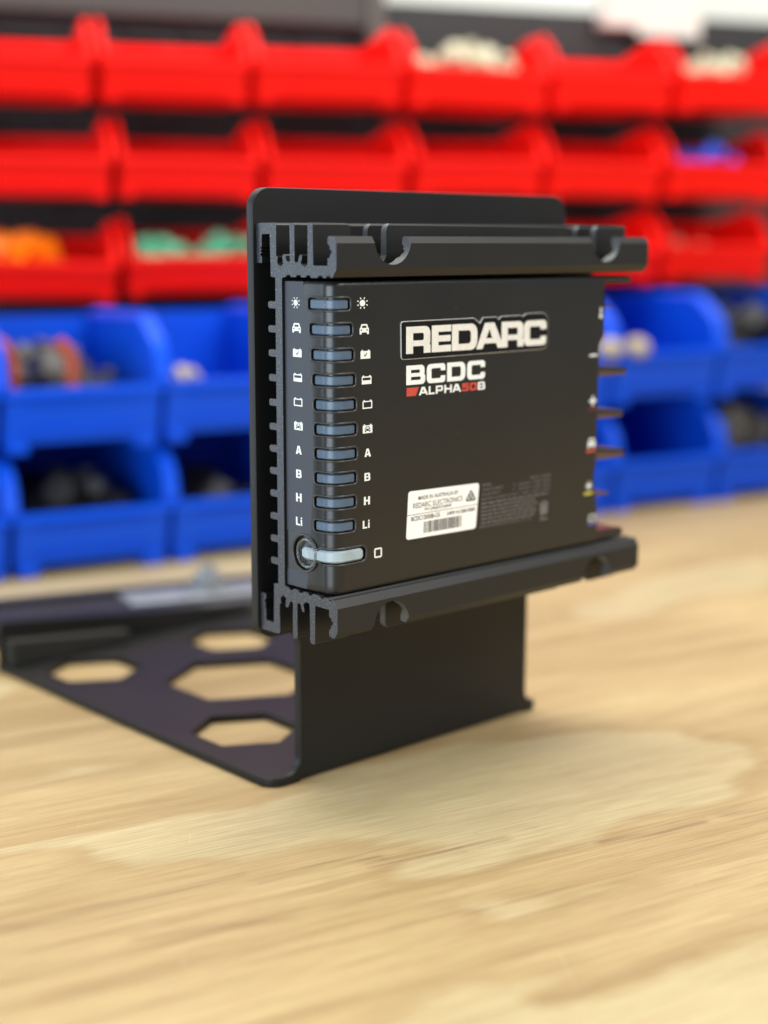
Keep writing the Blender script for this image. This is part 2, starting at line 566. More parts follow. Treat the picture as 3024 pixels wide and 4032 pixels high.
def bench():
    def axis(a, f0, f1, b, fine, coarse):
        return np.concatenate([np.arange(a, f0, coarse), np.arange(f0, f1, fine), np.arange(f1, b + 1, coarse)])
    U = axis(-330, -220, 330, 1500, 2.5, 25)
    V = axis(-700, -290, 120, 1000, 2.5, 25)
    gu, gv = np.meshgrid(U, V, indexing='ij')
    c, s = math.cos(GA), math.sin(GA)
    X, Y = gu * c - gv * s, gu * s + gv * c
    sap = np.full(X.shape, -60.0)
    for P in (P1, P2, P3, P4, P5, P6, P7):
        sap = np.maximum(sap, poly_sdf(X, Y, P))
    st = np.zeros(X.shape)
    for L in STREAKS:
        for a, b in zip(L[:-1], L[1:]):
            st = np.maximum(st, np.exp(-(seg_dist(X, Y, a, b) / 2.2) ** 2))
    nu, nv = gu.shape
    verts = np.stack([gu.ravel(), gv.ravel(), np.zeros(gu.size)], 1) * MM
    idx = np.arange(nu * nv).reshape(nu, nv)
    quads = np.stack([idx[:-1, :-1], idx[1:, :-1], idx[1:, 1:], idx[:-1, 1:]], -1).reshape(-1, 4)
    me = bpy.data.meshes.new('workbench')
    # slab below the sheet
    n = len(verts)
    lo, hi = verts.min(0), verts.max(0)
    sl = np.array([(x, y, z) for x in (lo[0], hi[0]) for y in (lo[1], hi[1]) for z in (-0.018, -0.0004)])
    sq = np.array(((0, 1, 3, 2), (4, 6, 7, 5), (0, 4, 5, 1), (2, 3, 7, 6), (0, 2, 6, 4), (1, 5, 7, 3))) + n
    me.from_pydata(np.vstack([verts, sl]).tolist(), [], quads.tolist() + sq.tolist())
    for nm, arr, pad in (('sapwood', sap, -60.0), ('streak', st, 0.0)):
        at = me.attributes.new(nm, 'FLOAT', 'POINT')
        at.data.foreach_set('value', np.concatenate([arr.ravel(), np.full(8, pad)]).astype(np.float32))
    o = bpy.data.objects.new('workbench', me)
    o.rotation_euler = (0, 0, GA)
    link(o)
    mt = bpy.data.materials.new('pine_plywood')
    mt.use_nodes = True
    nt = mt.node_tree
    N, Lk = nt.nodes, nt.links
    bs = N['Principled BSDF']
    tc = N.new('ShaderNodeTexCoord')

    def noise(sx, sy, detail=4, rough=0.55, dist=0.0, off=0.0):
        mp = N.new('ShaderNodeMapping')
        mp.inputs['Scale'].default_value = (sx, sy, 1)
        mp.inputs['Location'].default_value = (off, off * 1.7, 0)
        Lk.new(tc.outputs['Object'], mp.inputs['Vector'])
        n_ = N.new('ShaderNodeTexNoise')
        n_.inputs['Scale'].default_value = 1
        n_.inputs['Detail'].default_value = detail
        n_.inputs['Roughness'].default_value = rough
        n_.inputs['Distortion'].default_value = dist
        Lk.new(mp.outputs['Vector'], n_.inputs['Vector'])
        return n_.outputs['Fac']

    def mrange(v, a, b, c_=0.0, d=1.0):
        r = N.new('ShaderNodeMapRange')
        r.interpolation_type = 'SMOOTHSTEP'
        for k, x in zip(('From Min', 'From Max', 'To Min', 'To Max'), (a, b, c_, d)):
            r.inputs[k].default_value = x
        Lk.new(v, r.inputs['Value'])
        return r.outputs['Result']

    def math_(op, a, b):
        k = N.new('ShaderNodeMath')
        k.operation = op
        for i, x in enumerate((a, b)):
            if isinstance(x, (int, float)):
                k.inputs[i].default_value = x
            else:
                Lk.new(x, k.inputs[i])
        return k.outputs[0]

    def mix(f, a, b, mode='MIX'):
        k = N.new('ShaderNodeMix')
        k.data_type = 'RGBA'
        k.blend_type = mode
        for nm, x in (('Factor', f), ('A', a), ('B', b)):
            if isinstance(x, tuple):
                k.inputs[nm].default_value = (*x, 1)
            elif isinstance(x, (int, float)):
                k.inputs[nm].default_value = x
            else:
                Lk.new(x, k.inputs[nm])
        return k.outputs['Result']

    def attr(nm):
        a = N.new('ShaderNodeAttribute')
        a.attribute_name = nm
        return a.outputs['Fac']
    edge = noise(18, 150, 6, 0.65)
    fibre = noise(22, 1000, 5, 0.7)
    band = noise(3.0, 38, 4, 0.55, 0.4)
    band2 = noise(6.0, 130, 4, 0.6, 0.2, 3.1)
    blot = noise(4.5, 14, 3, 0.5, 0.6, 7.7)
    dash = noise(9.0, 640, 3, 0.6, 0.1, 5.5)
    warp = noise(9, 46, 3, 0.5, 0.3, 4.4)
    sapraw = math_('ADD', attr('sapwood'), math_('MULTIPLY', math_('SUBTRACT', edge, 0.5), 15.0))
    sapraw = math_('ADD', sapraw, math_('MULTIPLY', math_('SUBTRACT', warp, 0.5), 30.0))
    sapf = math_('MULTIPLY', mrange(sapraw, -3.5, 6.0), mrange(blot, 0.25, 0.6, 0.52, 0.88))
    tan = mix(mrange(band, 0.30, 0.70), (0.340, 0.246, 0.116), (0.437, 0.332, 0.171))
    tan = mix(math_('MULTIPLY', mrange(band2, 0.48, 0.66), 0.5), tan, (0.260, 0.178, 0.081))
    tan = mix(math_('MULTIPLY', mrange(blot, 0.45, 0.72), 0.55), tan, (0.475, 0.368, 0.194))
    tan = mix(math_('MULTIPLY', mrange(sapraw, -16.0, 0.0), 0.40), tan, (0.294, 0.204, 0.092))
    pale = mix(mrange(band, 0.3, 0.7), (0.420, 0.354, 0.200), (0.466, 0.390, 0.224))
    pale = mix(math_('MULTIPLY', mrange(band2, 0.5, 0.7), 0.25), pale, (0.40, 0.325, 0.185))
    col = mix(sapf, tan, pale)
    fm = mix(math_('MULTIPLY', mrange(fibre, 0.38, 0.60, 1, 0), 0.50), (1.0, 1.0, 1.0), (0.66, 0.56, 0.46))
    col = mix(1.0, col, fm, 'MULTIPLY')
    dk = math_('MULTIPLY', mrange(dash, 0.585, 0.68), mrange(blot, 0.25, 0.6, 1.0, 0.35))
    col = mix(math_('MULTIPLY', dk, 0.75), col, (0.16, 0.095, 0.050))
    stf = math_('MULTIPLY', attr('streak'), mrange(noise(8, 520, 3, 0.6, 0.1, 6.6), 0.44, 0.60, 0.12, 0.95))
    stf = math_('MULTIPLY', stf, mrange(fibre, 0.3, 0.6, 0.4, 1.0))
    col = mix(stf, col, (0.17, 0.10, 0.052))
    for ang, sc, th, c_, am in ((1.15, (16, 1100), .765, (0.62, 0.54, 0.38), .5), (2.2, (22, 1300), .76, (0.22, 0.15, 0.08), .35), (0.55, (14, 900), .76, (0.22, 0.15, 0.08), .35)):
        mp = N.new('ShaderNodeMapping')
        mp.vector_type = 'TEXTURE'
        mp.inputs['Rotation'].default_value = (0, 0, ang)
        mp.inputs['Scale'].default_value = (1 / sc[0], 1 / sc[1], 1)
        Lk.new(tc.outputs['Object'], mp.inputs['Vector'])
        n_ = N.new('ShaderNodeTexNoise')
        n_.inputs['Scale'].default_value = 1
        n_.inputs['Detail'].default_value = 1.5
        Lk.new(mp.outputs['Vector'], n_.inputs['Vector'])
        col = mix(math_('MULTIPLY', mrange(n_.outputs['Fac'], th, th + .03), am), col, c_)
    pore = noise(60, 1500, 2, 0.5, 0.0, 9.1)
    col = mix(math_('MULTIPLY', mrange(pore, 0.62, 0.70), 0.40), col, (0.20, 0.13, 0.065))
    fleck = noise(160, 700, 2, 0.5, 0.0, 2.2)
    col = mix(math_('MULTIPLY', mrange(fleck, 0.70, 0.76), 0.35), col, (0.24, 0.16, 0.085))
    Lk.new(col, bs.inputs['Base Color'])
    Lk.new(mrange(blot, 0.2, 0.8, 0.40, 0.58), bs.inputs['Roughness'])
    bs.inputs['Specular IOR Level'].default_value = 0.22
    bp = N.new('ShaderNodeBump')
    bp.inputs['Strength'].default_value = 0.35
    bp.inputs['Distance'].default_value = 0.00018
    Lk.new(math_('ADD', math_('MULTIPLY', fibre, 0.7), math_('MULTIPLY', dk, -1.2)), bp.inputs['Height'])
    Lk.new(bp.outputs['Normal'], bs.inputs['Normal'])
    me.materials.append(mt)
    tag(o, kind='structure')
    return o


bench()

RD = Vector((math.cos(RA), math.sin(RA), 0))
RN = Vector((-math.sin(RA), math.cos(RA), 0))
R0 = Vector((272.8, 550.5, 0))


def red_mat():
    mt = Matrix((RD, RN, Vector((0, 0, 1)))).transposed().to_4x4()
    mt.translation = R0
    return mt


# wall behind
bm = bmesh.new()
add_box(bm, (-1300, 260, -700), (1900, 300, 1500))
w = mk('wall', bm, M['wall'])
w.location = R0 * MM
w.rotation_euler = (0, 0, RA)
tag(w, kind='structure')

# louvred panel: sheet, rows of louvres, frame rail
panel = empty('louvre_panel', R0, RA)
tag(panel, 'black louvred steel panel behind the rows of red bins', 'panel')
bm = bmesh.new()
add_box(bm, (-520, 114, 150), (1200, 118, 428))
mk('sheet', bm, M['panel'], panel)
for k, z in enumerate((178, 214, 250, 286, 322, 358, 394)):
    bm = bmesh.new()
    for i in range(34):
        x = -500 + i * 49
        add_prism(bm, [(114.5, z), (106, z - 2), (106, z - 8), (108, z - 8), (108, z - 3.5), (114.5, z - 1.8)],
                  lambda a, b, x=x: Vector((x, a, b)), lambda a, b, x=x: Vector((x + 40, a, b)))
    mk('louvre_row', bm, M['panel'], panel)
bm = bmesh.new()
add_box(bm, (-520, 96, 404), (246, 113.8, 452))
mk('top_rail', bm, M['grey_metal'], panel, bevel=(1.0, 1))
bm = bmesh.new()
add_box(bm, (247, 92, 392), (262, 113.8, 446))
mk('rail_clip', bm, M['mid'], panel, bevel=(1.0, 1))

card = empty('white_card', R0, RA)
bm = bmesh.new()
add_box(bm, (474, 96, 415), (572, 113.5, 470))
mk('card_body', bm, M['card'], card, bevel=(1.0, 1))
bm = bmesh.new()
add_box(bm, (507, 95.4, 408), (572, 95.9, 436))
mk('card_flap', bm, M['card'], card)
tag(card, 'white card standing at the top edge of the black panel above the red bins', 'card')


# ------------------------------------------------------------------ picking bins
def make_bin(name, W, D, H, hl, mat, hanger, curve, rimr, foot, HB):
    root = empty(name)
    bm = bmesh.new()
    t = 2.4
    prof = rnd([(9, 0), (0, hl), (1.5, hl + 2)] + curve + [(D, HB, 2), (D, 0, 3)], 6)
    for x in (0, W - t):
        add_prism(bm, prof, lambda a, b, x=x: Vector((x, a, b)), lambda a, b, x=x: Vector((x + t, a, b)))
    bow = 9 / hl
    # front wall, sloped, with a thick rolled lip
    add_prism(bm, [(9, 0.2), (0.3, hl - .2), (3.0, hl - .2), (11.6, 0.2)], lambda a, b: Vector((t + .01, a, b)), lambda a, b: Vector((W - t - .01, a, b)))
    add_prism(bm, [(-2.2, hl - 5), (-2.2, hl), (3.4, hl + .4), (3.4, hl - 1.5), (1.2, hl - 5)], lambda a, b: Vector((-1.6, a, b)), lambda a, b: Vector((W + 1.6, a, b)))
    add_box(bm, (t, 9.5, 0.2), (W - t, D - t, 2.4))
    add_box(bm, (t, D - t, 0.2), (W - t, D - .05, HB - .3))
    # rolled rim along both side walls
    rim = [(0.4, hl + 1)] + [p for p in prof if p[1] > hl + 1.5]
    for x in (-0.2, W + 0.2):
        add_tube(bm, [Vector((x, a, b - .8)) for a, b in rim if a < D - 1], rimr, 8)
    mk('shell', bm, mat, root, smooth=40)
    # label holder on the front wall
    bm = bmesh.new()
    f = lambda z, o: (hl - z) * bow - o
    x0, x1 = W * .16, W * .84
    for z0, z1 in ((hl * .18, hl * .25), (hl * .74, hl * .80)):
        add_prism(bm, [(f(z0, -.5), z0), (f(z0, 1.9), z0), (f(z1, 1.9), z1), (f(z1, -.5), z1)], lambda a, b: Vector((x0, a, b)), lambda a, b: Vector((x1, a, b)))
    mk('label_holder', bm, mat, root)
    fw, fh = foot
    for x in (2, W - 2 - fw):
        bm = bmesh.new()
        add_prism(bm, rnd([(6.5, 3), (6.5, -fh, 3), (24, -fh, 3), (24, 3)], 3), lambda a, b: Vector((x, a, b)), lambda a, b: Vector((x + fw, a, b)))
        mk('foot', bm, mat, root)
    if hanger:
        bm = bmesh.new()
        add_prism(bm, rnd([(W * .70, hl * .8), (W * .70, HB - 6, 2), (W * .79, HB - 6, 2), (W * .79, hl * .8)], 3),
                  lambda a, b: Vector((a, D - t - 3.2, b)), lambda a, b: Vector((a, D - t - .05, b)))
        mk('hanging_lug', bm, mat, root)
    return root


def copy_tree(o, parent=None):
    c = o.copy()
    COL.objects.link(c)
    c.parent = parent
    for ch in list(o.children):
        copy_tree(ch, c)
    return c


red0 = make_bin('red_picking_bin', 112, 96, 60, 29, M['red'], True, [(13, 46, 8), (32, 60, 8)], 2.0, (9, 3), 49)
blue0 = make_bin('blue_picking_bin', 107, 140, 80, 37, M['blue'], False, [(7, 62, 26), (34, 80, 22)], 3.6, (14, 7), 78)
used = {'r': False, 'b': False}
ROWS = [
    ('top', 331, 0.010, [-117, 5, 127, 256, 385, 502, 620]),
    ('middle', 257.5, 0.010, [-102, 17, 135, 261, 382, 495, 611]),
    ('lowest', 180, 0.020, [-99, 21, 141, 262, 383, 493, 609]),
]
WORD = ['leftmost', 'second', 'third', 'fourth', 'fifth', 'sixth', 'seventh']
CONT = {('top', 3): ', holding pale parts', ('top', 5): ', holding pale parts', ('middle', 5): ', holding blue parts',
        ('lowest', 0): ', holding orange parts', ('lowest', 1): ', holding green parts', ('lowest', 5): ', holding pale parts'}
red_pos = {}
rv = random.Random(21)
for row, z, tilt, xs in ROWS:
    for i, x in enumerate(xs[:-1] if row != 'x' else xs):
        o = copy_tree(red0) if used['r'] else red0
        used['r'] = True
        P = R0 + RD * x + Vector((0, 0, z + tilt * x))
        o.location = (P + RN * rv.uniform(-2.5, 1.5) + RD * rv.uniform(-1, 1)) * MM
        o.rotation_euler = (math.radians(rv.uniform(-1.2, .6)), math.radians(rv.uniform(-.8, .8)), RA + math.radians(rv.uniform(-1.5, 1.5)))
        wgap = xs[i + 1] - x - 10
        o.scale = (wgap / 112, 1, 1)
        c = CONT.get((row, i), '')
        tag(o, '%s red bin from the left in the %s red row%s' % (WORD[i], row, c), 'storage bin', 'red bins hung on the louvred panel')
        red_pos[(row, i)] = (x, z + tilt * x, wgap)
    # the next bin along at the right-hand edge of the picture
BD = Vector((math.cos(GA), math.sin(GA), 0))
BN = Vector((-math.sin(GA), math.cos(GA), 0))
B0 = Vector((124.8, 416.4, 0))
blue_pos = {}
BX = [-122, -9.5, 102.5, 214.5, 378, 491, 604]
BLAB = {0: 'cut by the left edge of the photo', 1: 'second from the left', 2: 'just left of the black bracket plate', 3: 'mostly hidden behind the black bracket plate',
        4: 'mostly hidden behind the right end of the charger', 5: 'just right of the charger', 6: 'furthest right'}
for row, z, xo in (('upper', 90, -4), ('lower', 7.05, 0)):
    for i, x in enumerate(BX):
        o = copy_tree(blue0) if used['b'] else blue0
        used['b'] = True
        xx = x + xo
        zz = z + (0.012 * xx if row == 'upper' else 0)
        o.location = (B0 + BD * xx + Vector((0, 0, zz)) + BN * (-10.5 if row == 'lower' else -10.5)) * MM
        o.rotation_euler = (0, 0, GA)
        if i == 0: o.scale = (1.0, 1, 1)
        tag(o, 'blue bin in the %s row, %s' % (row, BLAB[i]), 'storage bin', 'blue bins stacked on the bench')
        blue_pos[(row, i)] = (xx, zz)


def pile(name, mats, frame, box, n, size, label, cat='small parts', seed=1, top=None):
    """random small parts lying in a bin; frame=(origin, dir, normal)"""
    rr = random.Random(seed)
    bm = bmesh.new()
    O, Dv, Nv = frame
    (x0, x1), (y0, y1), (z0, z1) = box
    for k in range(n):
        s = size * rr.uniform(.6, 1.25)
        tx = rr.random()
        x = x0 + s * .6 + tx * (x1 - x0 - 1.2 * s)
        y = y0 + s * .6 + rr.random() * (y1 - y0 - 1.2 * s)
        hump = (1 - abs(2 * tx - 1) ** 2) if top is None else top(tx)
        z = z0 + s * .4 + rr.random() ** .7 * max(0, (z1 - z0) * (0.35 + .65 * hump) - s * .8)
        c = O + Dv * x + Nv * y + Vector((0, 0, z))
        rot = Matrix.Translation(c) @ Matrix.Rotation(rr.uniform(0, 6.3), 4, Vector((rr.uniform(-1, 1), rr.uniform(-1, 1), rr.uniform(-1, 1))).normalized())
        f0 = len(bm.faces)
        if rr.random() < .5:
            add_box(bm, (-s * .5, -s * .35, -s * .3), (s * .5, s * .35, s * .3), rot)
        else:
            b0 = len(bm.verts)
            add_cyl(bm, (0, 0, -s * .5), (0, 0, 1), s * .34, s, 10)
            bm.verts.ensure_lookup_table()
            bmesh.ops.transform(bm, matrix=rot, verts=bm.verts[b0:])
        bm.faces.ensure_lookup_table()
        mi = rr.randrange(len(mats))
        for fc in bm.faces[f0:]:
            fc.material_index = mi
    o = mk(name, bm, mats)
    tag(o, label, cat, kind='stuff')
    return o


def red_pile(key, name, mats, label, h, n=45, size=16, seed=1, xr=(.04, .96), top=None):
    x, z, wg = red_pos[key]
    pile(name, mats, (R0 + RD * x + Vector((0, 0, z)), RD, RN), ((wg * xr[0], wg * xr[1]), (13, 80), (2.6, h)), n, size, label, seed=seed, top=top)


def blue_pile(key, name, mats, label, h, n=45, size=20, seed=1, xr=(.04, .96), yr=(14, 120), top=None):
    x, z = blue_pos[key]
    pile(name, mats, (B0 + BD * x + Vector((0, 0, z)) - BN * 10.5, BD, BN), ((109 * xr[0], 109 * xr[1]), yr, (2.6, h)), n, size, label, seed=seed, top=top)


red_pile(('top', 3), 'pale_parts', [M['pale'], M['greenish'], M['pale']], 'heap of pale green and white parts in the fourth bin of the top red row', 56, 80, 14, 2)
red_pile(('top', 5), 'pale_parts', [M['pale'], M['greenish'], M['card']], 'heap of pale parts in the rightmost bin of the top red row', 54, 80, 14, 3)
red_pile(('middle', 5), 'blue_parts', [M['bluep'], M['bluep']], 'heap of bright blue parts in a red bin at the right edge', 46, 60, 15, 4)
red_pile(('lowest', 0), 'orange_parts', [M['orange']], 'heap of orange parts in the leftmost bin of the lowest red row', 49, 110, 17, 5, (.04, .70), lambda t: 1)
red_pile(('lowest', 1), 'green_parts', [M['green'], M['green'], M['greenish']], 'heap of mint green parts in a red bin left of the bracket plate', 48, 170, 13, 6, top=lambda t: .75 + .25 * math.sin(9 * t))
red_pile(('lowest', 5), 'pale_parts', [M['pale'], M['red']], 'few pale parts in the rightmost bin of the lowest red row', 38, 14, 13, 7, (.15, .6))
blue_pile(('upper', 1), 'mixed_parts', [M['mid'], M['dark'], M['brown'], M['dark']], 'grey and dark fittings filling the upper blue bin at the left', 64, 70, 22, 8)
blue_pile(('upper', 2), 'beige_parts', [M['beige'], M['pale']], 'beige parts low in the blue bin beside the bracket plate', 41, 40, 16, 9, (.03, .5))
blue_pile(('lower', 1), 'dark_parts', [M['dark'], M['dark'], M['mid'], M['dark']], 'black and grey parts filling the lower left blue bin', 60, 70, 26, 10)
blue_pile(('lower', 2), 'grey_parts', [M['mid'], M['zinc'], M['dark']], 'grey parts in the lower blue bin beside the bracket plate', 46, 40, 20, 11)
blue_pile(('upper', 6), 'dark_parts', [M['dark'], M['mid'], M['dark']], 'dark grey parts in the upper rightmost blue bin', 70, 70, 24, 12, yr=(14, 130), top=lambda t: 1)
blue_pile(('lower', 6), 'dull_green_parts', [M['mid'], M['dark'], M['greenish']], 'dull green and grey parts in the lower rightmost blue bin', 72, 70, 24, 13, yr=(14, 130), top=lambda t: 1)
# two orange fittings standing up out of the grey heap
for k, (dx, zt, lab_) in enumerate(((9, 70, 'orange fitting sticking up at the left end of the upper left blue bin'), (50, 68, 'orange fitting standing in the middle of the upper left blue bin'))):
    x, z = blue_pos[('upper', 1)]
    bm = bmesh.new()
    c = B0 + BD * (x + dx) + Vector((0, 0, z + 34)) + BN * 6
    add_tube(bm, [c, c + Vector((0, 0, zt - 48)), c + Vector((0, 0, zt - 40)) - BD * 4, c + Vector((0, 0, zt - 36)) - BD * 9], 4.6, 14)
    add_tube(bm, [c + Vector((0, 0, 10)), c + Vector((0, 0, 14))], 5.8, 14)
    tag(mk('orange_fitting', bm, M['rust'], smooth=50), lab_, 'fitting', 'orange fittings in the blue bin')
# two cream knobs on the lip of the blue bin right of the charger
for k, (dx, rad) in enumerate(((-9, 11), (19, 11))):
    x, z = blue_pos[('upper', 5)]
    bm = bmesh.new()
    c = B0 + BD * (x + dx) + Vector((0, 0, z + 41)) - BN * 8
    bmesh.ops.create_uvsphere(bm, u_segments=20, v_segments=12, radius=rad)
    bmesh.ops.transform(bm, matrix=Matrix.Translation(c) @ Matrix.Diagonal((1, 1, .8, 1)), verts=bm.verts)
    o = mk('cream_cap', bm, M['beige'], smooth=60)
    tag(o, 'round cream cap on a blue bin lip, ' + ('next to the charger edge' if k == 0 else 'the one further from the charger'), 'cap', 'cream caps on the blue bin')

# ================================================================== MOUNTING BRACKET
XB = 85.0
br = empty('mounting_bracket', (XB, 2, 0))
tag(br, 'black folded steel bracket with hexagon cut-outs standing on the plywood bench', 'bracket')


def brk(name, me, **k):
    if isinstance(me, bmesh.types.BMesh):
        bmesh.ops.transform(me, matrix=Matrix.Translation((-XB, -2, 0)), verts=me.verts)
    else:
        me.transform(Matrix.Translation((-XB, -2, 0)))
    return mk(name, me, M['sheet'], br, **k)


XP0, XP1, ZP0, ZP1 = -1.7, 179.8, 65.2, 243.3
XU0, XU1 = 19.9, 158.8
T = 4.0
upl = rnd([(XP0, ZP0, 8), (XP0, ZP1, 8), (XP1, ZP1, 8), (XP1, ZP0, 8), (XU1, ZP0, 6), (XU1, 3.0), (XU0, 3.0), (XU0, ZP0, 6)], 10)
k0 = [i for i, p in enumerate(upl) if abs(p[0] - XU0) < .01 and abs(p[1] - 3.0) < .01][0]
upl[k0 + 1:k0 + 1] = [(XU0 - 7, 3.0), (XU0 - 7, 4.0)] + [(XU0 - 7 + 7 * math.sin(t), 11 - 7 * math.cos(t)) for t in [math.pi / 2 * k / 8 for k in range(1, 9)]]
del upl[k0]
k1 = [i for i, p in enumerate(upl) if abs(p[0] - XU1) < .01 and abs(p[1] - 3.0) < .01][0]
upl[k1:k1 + 1] = [(XU1 + 7 - 7 * math.sin(t), 11 - 7 * math.cos(t)) for t in [math.pi / 2 * k / 8 for k in range(8, 0, -1)]] + [(XU1 + 7, 4.0), (XU1 + 7, 3.0)]
me = fill2d([upl], T / 2, 0.35)
remap(me, lambda a, b, c: Vector((a, T / 2 - c, b)))
brk('upright_plate', me, smooth=35)
# bend
bm = bmesh.new()
arc = [(3 - 3 * math.cos(t), 3 - 3 * math.sin(t)) for t in [math.pi / 2 * k / 8 for k in range(9)]]
add_prism(bm, arc + [(3.98, 0.0), (3.98, 2.98)], lambda a, b: Vector((XU0 + .02, a, b + .05)), lambda a, b: Vector((XU1 - .02, a, b + .05)))
brk('bend', bm, smooth=40, bevel=(0.3, 2, 50))


def hexa(cx, cy, r):
    return rnd([(cx + r * math.cos(math.radians(30 + 60 * k)), cy + r * math.sin(math.radians(30 + 60 * k)), 1.2) for k in range(6)], 4)


base = rnd([(4.0, 0.1, 8), (XU0 - .02, 0.1), (XU0 - .02, 4.0), (XU1 + .02, 4.0), (XU1 + .02, 0.1), (168, 0.1, 5), (168, 228), (4, 228)], 8)
holes = [hexa(37, 61.5, 25), hexa(133, 61.5, 25), hexa(84, 127, 39), hexa(37, 191, 25), hexa(126, 191, 25)]
me = fill2d([base] + holes, T / 2, 0.35)
remap(me, lambda a, b, c: Vector((a, b, T / 2 + c + 0.05)))
brk('base_plate', me, smooth=35)
# rear flange, tapered in height, and a block added for the grey reflection on it
bm = bmesh.new()
add_prism(bm, rnd([(4, .05), (4, 27, 3), (168, 10, 3), (168, .05)], 4), lambda a, b: Vector((a, 228.02, b)), lambda a, b: Vector((a, 232, b)))
brk('rear_flange', bm, bevel=(0.3, 2))
bm = bmesh.new()
add_prism(bm, [(6, 4.2), (6, 18), (78, 11.0), (78, 4.2)], lambda a, b: Vector((a, 219, b)), lambda a, b: Vector((a, 227.9, b)))
o = brk('reflection_block', bm, bevel=(0.8, 2))
o.data.materials.clear()
o.data.materials.append(M['olive'])

bm = bmesh.new()
add_prism(bm, [(4, 23), (4, 26.8), (168, 9.8), (168, 6)], lambda a, b: Vector((a, 232.05, b)), lambda a, b: Vector((a, 244, b)))
brk('flange_lip', bm, bevel=(0.3, 2))
# flat black bar lying behind the bracket with a zinc washer plate and a bolt
BA = math.radians(-17.0)
bar = empty('steel_bar', (110, 262, 0), BA)
tag(bar, 'flat black steel bar lying behind the bracket on the bench', 'metal bar')
bm = bmesh.new()
add_box(bm, (-330, -16, .1), (110, 28, 13))
mk('bar_body', bm, M['steel_black'], bar, bevel=(1.5, 3), smooth=40)
bm = bmesh.new()
add_box(bm, (-330, 22, 13.1), (110, 28, 18))
mk('raised_edge', bm, M['steel_black'], bar, bevel=(1.2, 2), smooth=40)
wp = empty('washer_plate', (110, 262, 13.1), BA)
bm = bmesh.new()
add_box(bm, (-6, -10, 0), (84, 19, 3.0))
mk('plate', bm, M['zinc'], wp, bevel=(.8, 2))
tag(wp, 'bright zinc plated plate lying on the black bar', 'metal plate')
bl = empty('hex_bolt', Vector((110, 262, 16.2)) + Vector((math.cos(BA), math.sin(BA), 0)) * 46 + Vector((-math.sin(BA), math.cos(BA), 0)) * 6, BA)
bm = bmesh.new()
add_cyl(bm, (0, 0, 0), (0, 0, 1), 13, 1.6, 28)
mk('washer', bm, M['zinc'], bl)
bm = bmesh.new()
add_cyl(bm, (0, 0, 1.65), (0, 0, 1), 9.2, 8, 6)
mk('head', bm, M['zinc'], bl, bevel=(.6, 2))
bm = bmesh.new()
add_cyl(bm, (0, 0, 9.7), (0, 0, 1), 4.5, 5, 20)
mk('shank', bm, M['zinc'], bl)
tag(bl, 'zinc hex bolt standing on the bright plate behind the bracket', 'bolt')

# ================================================================== CHARGER
CH = empty('battery_charger', (0, 0, 70))
tag(CH, 'black finned battery charger with ten indicator lenses, fixed to the bracket plate', 'charger')


def chg(name, geo, mat, parent=None, **k):
    o = mk(name, geo, mat, None, **k)
    o.data.transform(Matrix.Translation((0, 0, -70 * MM)))
    o.parent = parent if parent is not None else CH
    return o


ZM = 149.86
L = 181.4
TP = [(0.32, 229.83), (-10.31, 229.9), (-11.5, 229.6), (-12.18, 228.96), (-12.06, 217.54), (-13.1, 217.12), (-12.65, 215.19), (-13.19, 214.21), (-14.22, 213.59), (-15.41, 213.73), (-16.25, 214.6), (-15.87, 216.51), (-15.74, 217.57), (-16.58, 218.22), (-17.61, 217.59), (-18.47, 215.57), (-19.43, 215.15), (-20.4, 215.72), (-20.24, 228.92), (-21.0, 229.71), (-22.36, 229.71), (-23.09, 228.99), (-23.05, 215.54), (-24.06, 214.88), (-25.15, 215.36), (-25.58, 217.04), (-26.4, 218.1), (-27.47, 217.9), (-27.32, 216.64), (-26.76, 214.96), (-27.89, 213.92), (-29.23, 213.65), (-30.44, 214.17), (-30.72, 215.64), (-30.86, 228.95), (-31.73, 229.74), (-33.18, 229.73), (-33.76, 229.02), (-33.96, 214.22), (-42.19, 214.22), (-42.2, 216.82), (-43.49, 217.37), (-43.69, 218.35), (-44.47, 218.89), (-44.22, 219.83), (-43.25, 220.32), (-43.39, 221.22), (-42.24, 222.15), (-42.25, 224.41), (-43.09, 224.9), (-45.33, 224.9), (-47.1, 222.38), (-47.06, 213.19), (-44.99, 210.16), (-44.09, 209.89), (-43.2, 210.74), (-41.77, 210.71), (-41.25, 209.91), (-39.56, 209.84), (-38.78, 210.65), (-37.21, 210.62), (-36.29, 209.81), (-32.59, 209.69), (-31.93, 210.64), (-30.2, 210.61), (-29.52, 209.84), (-27.11, 209.79), (-26.31, 210.61), (-24.41, 210.58), (-23.73, 209.8), (-20.73, 209.82), (-20.32, 210.58), (-18.54, 210.55), (-17.84, 209.77), (-15.9, 209.6), (-15.4, 209.0)]
TL = [(-11.4, 209.38), (-8.69, 209.75), (-8.27, 225.64), (-7.78, 225.73), (-3.89, 225.64), (-3.31, 225.21), (-3.22, 220.9), (-2.21, 220.38), (-3.35, 219.95), (-2.19, 219.17), (-3.32, 218.74), (-2.16, 217.96), (-3.29, 217.01), (-3.32, 214.85), (0.28, 214.8)]
FZ = [199.1, 189.97, 180.75, 171.3, 161.8, 152.4, 143.85, 135.1, 126.25, 117.2, 108.25, 99.3]
mir = lambda P: [(a, 2 * ZM - b) for a, b in P]
right_side = TP + mir(TP)[::-1]
left_side = mir(TL)[::-1]
fins = []
for z in FZ[::-1]:
    fins += rnd([(-11.4, z - 1.35), (-6.9, z - 1.35, 1.0), (-6.9, z + 1.35, 1.0), (-11.4, z + 1.35)], 3)
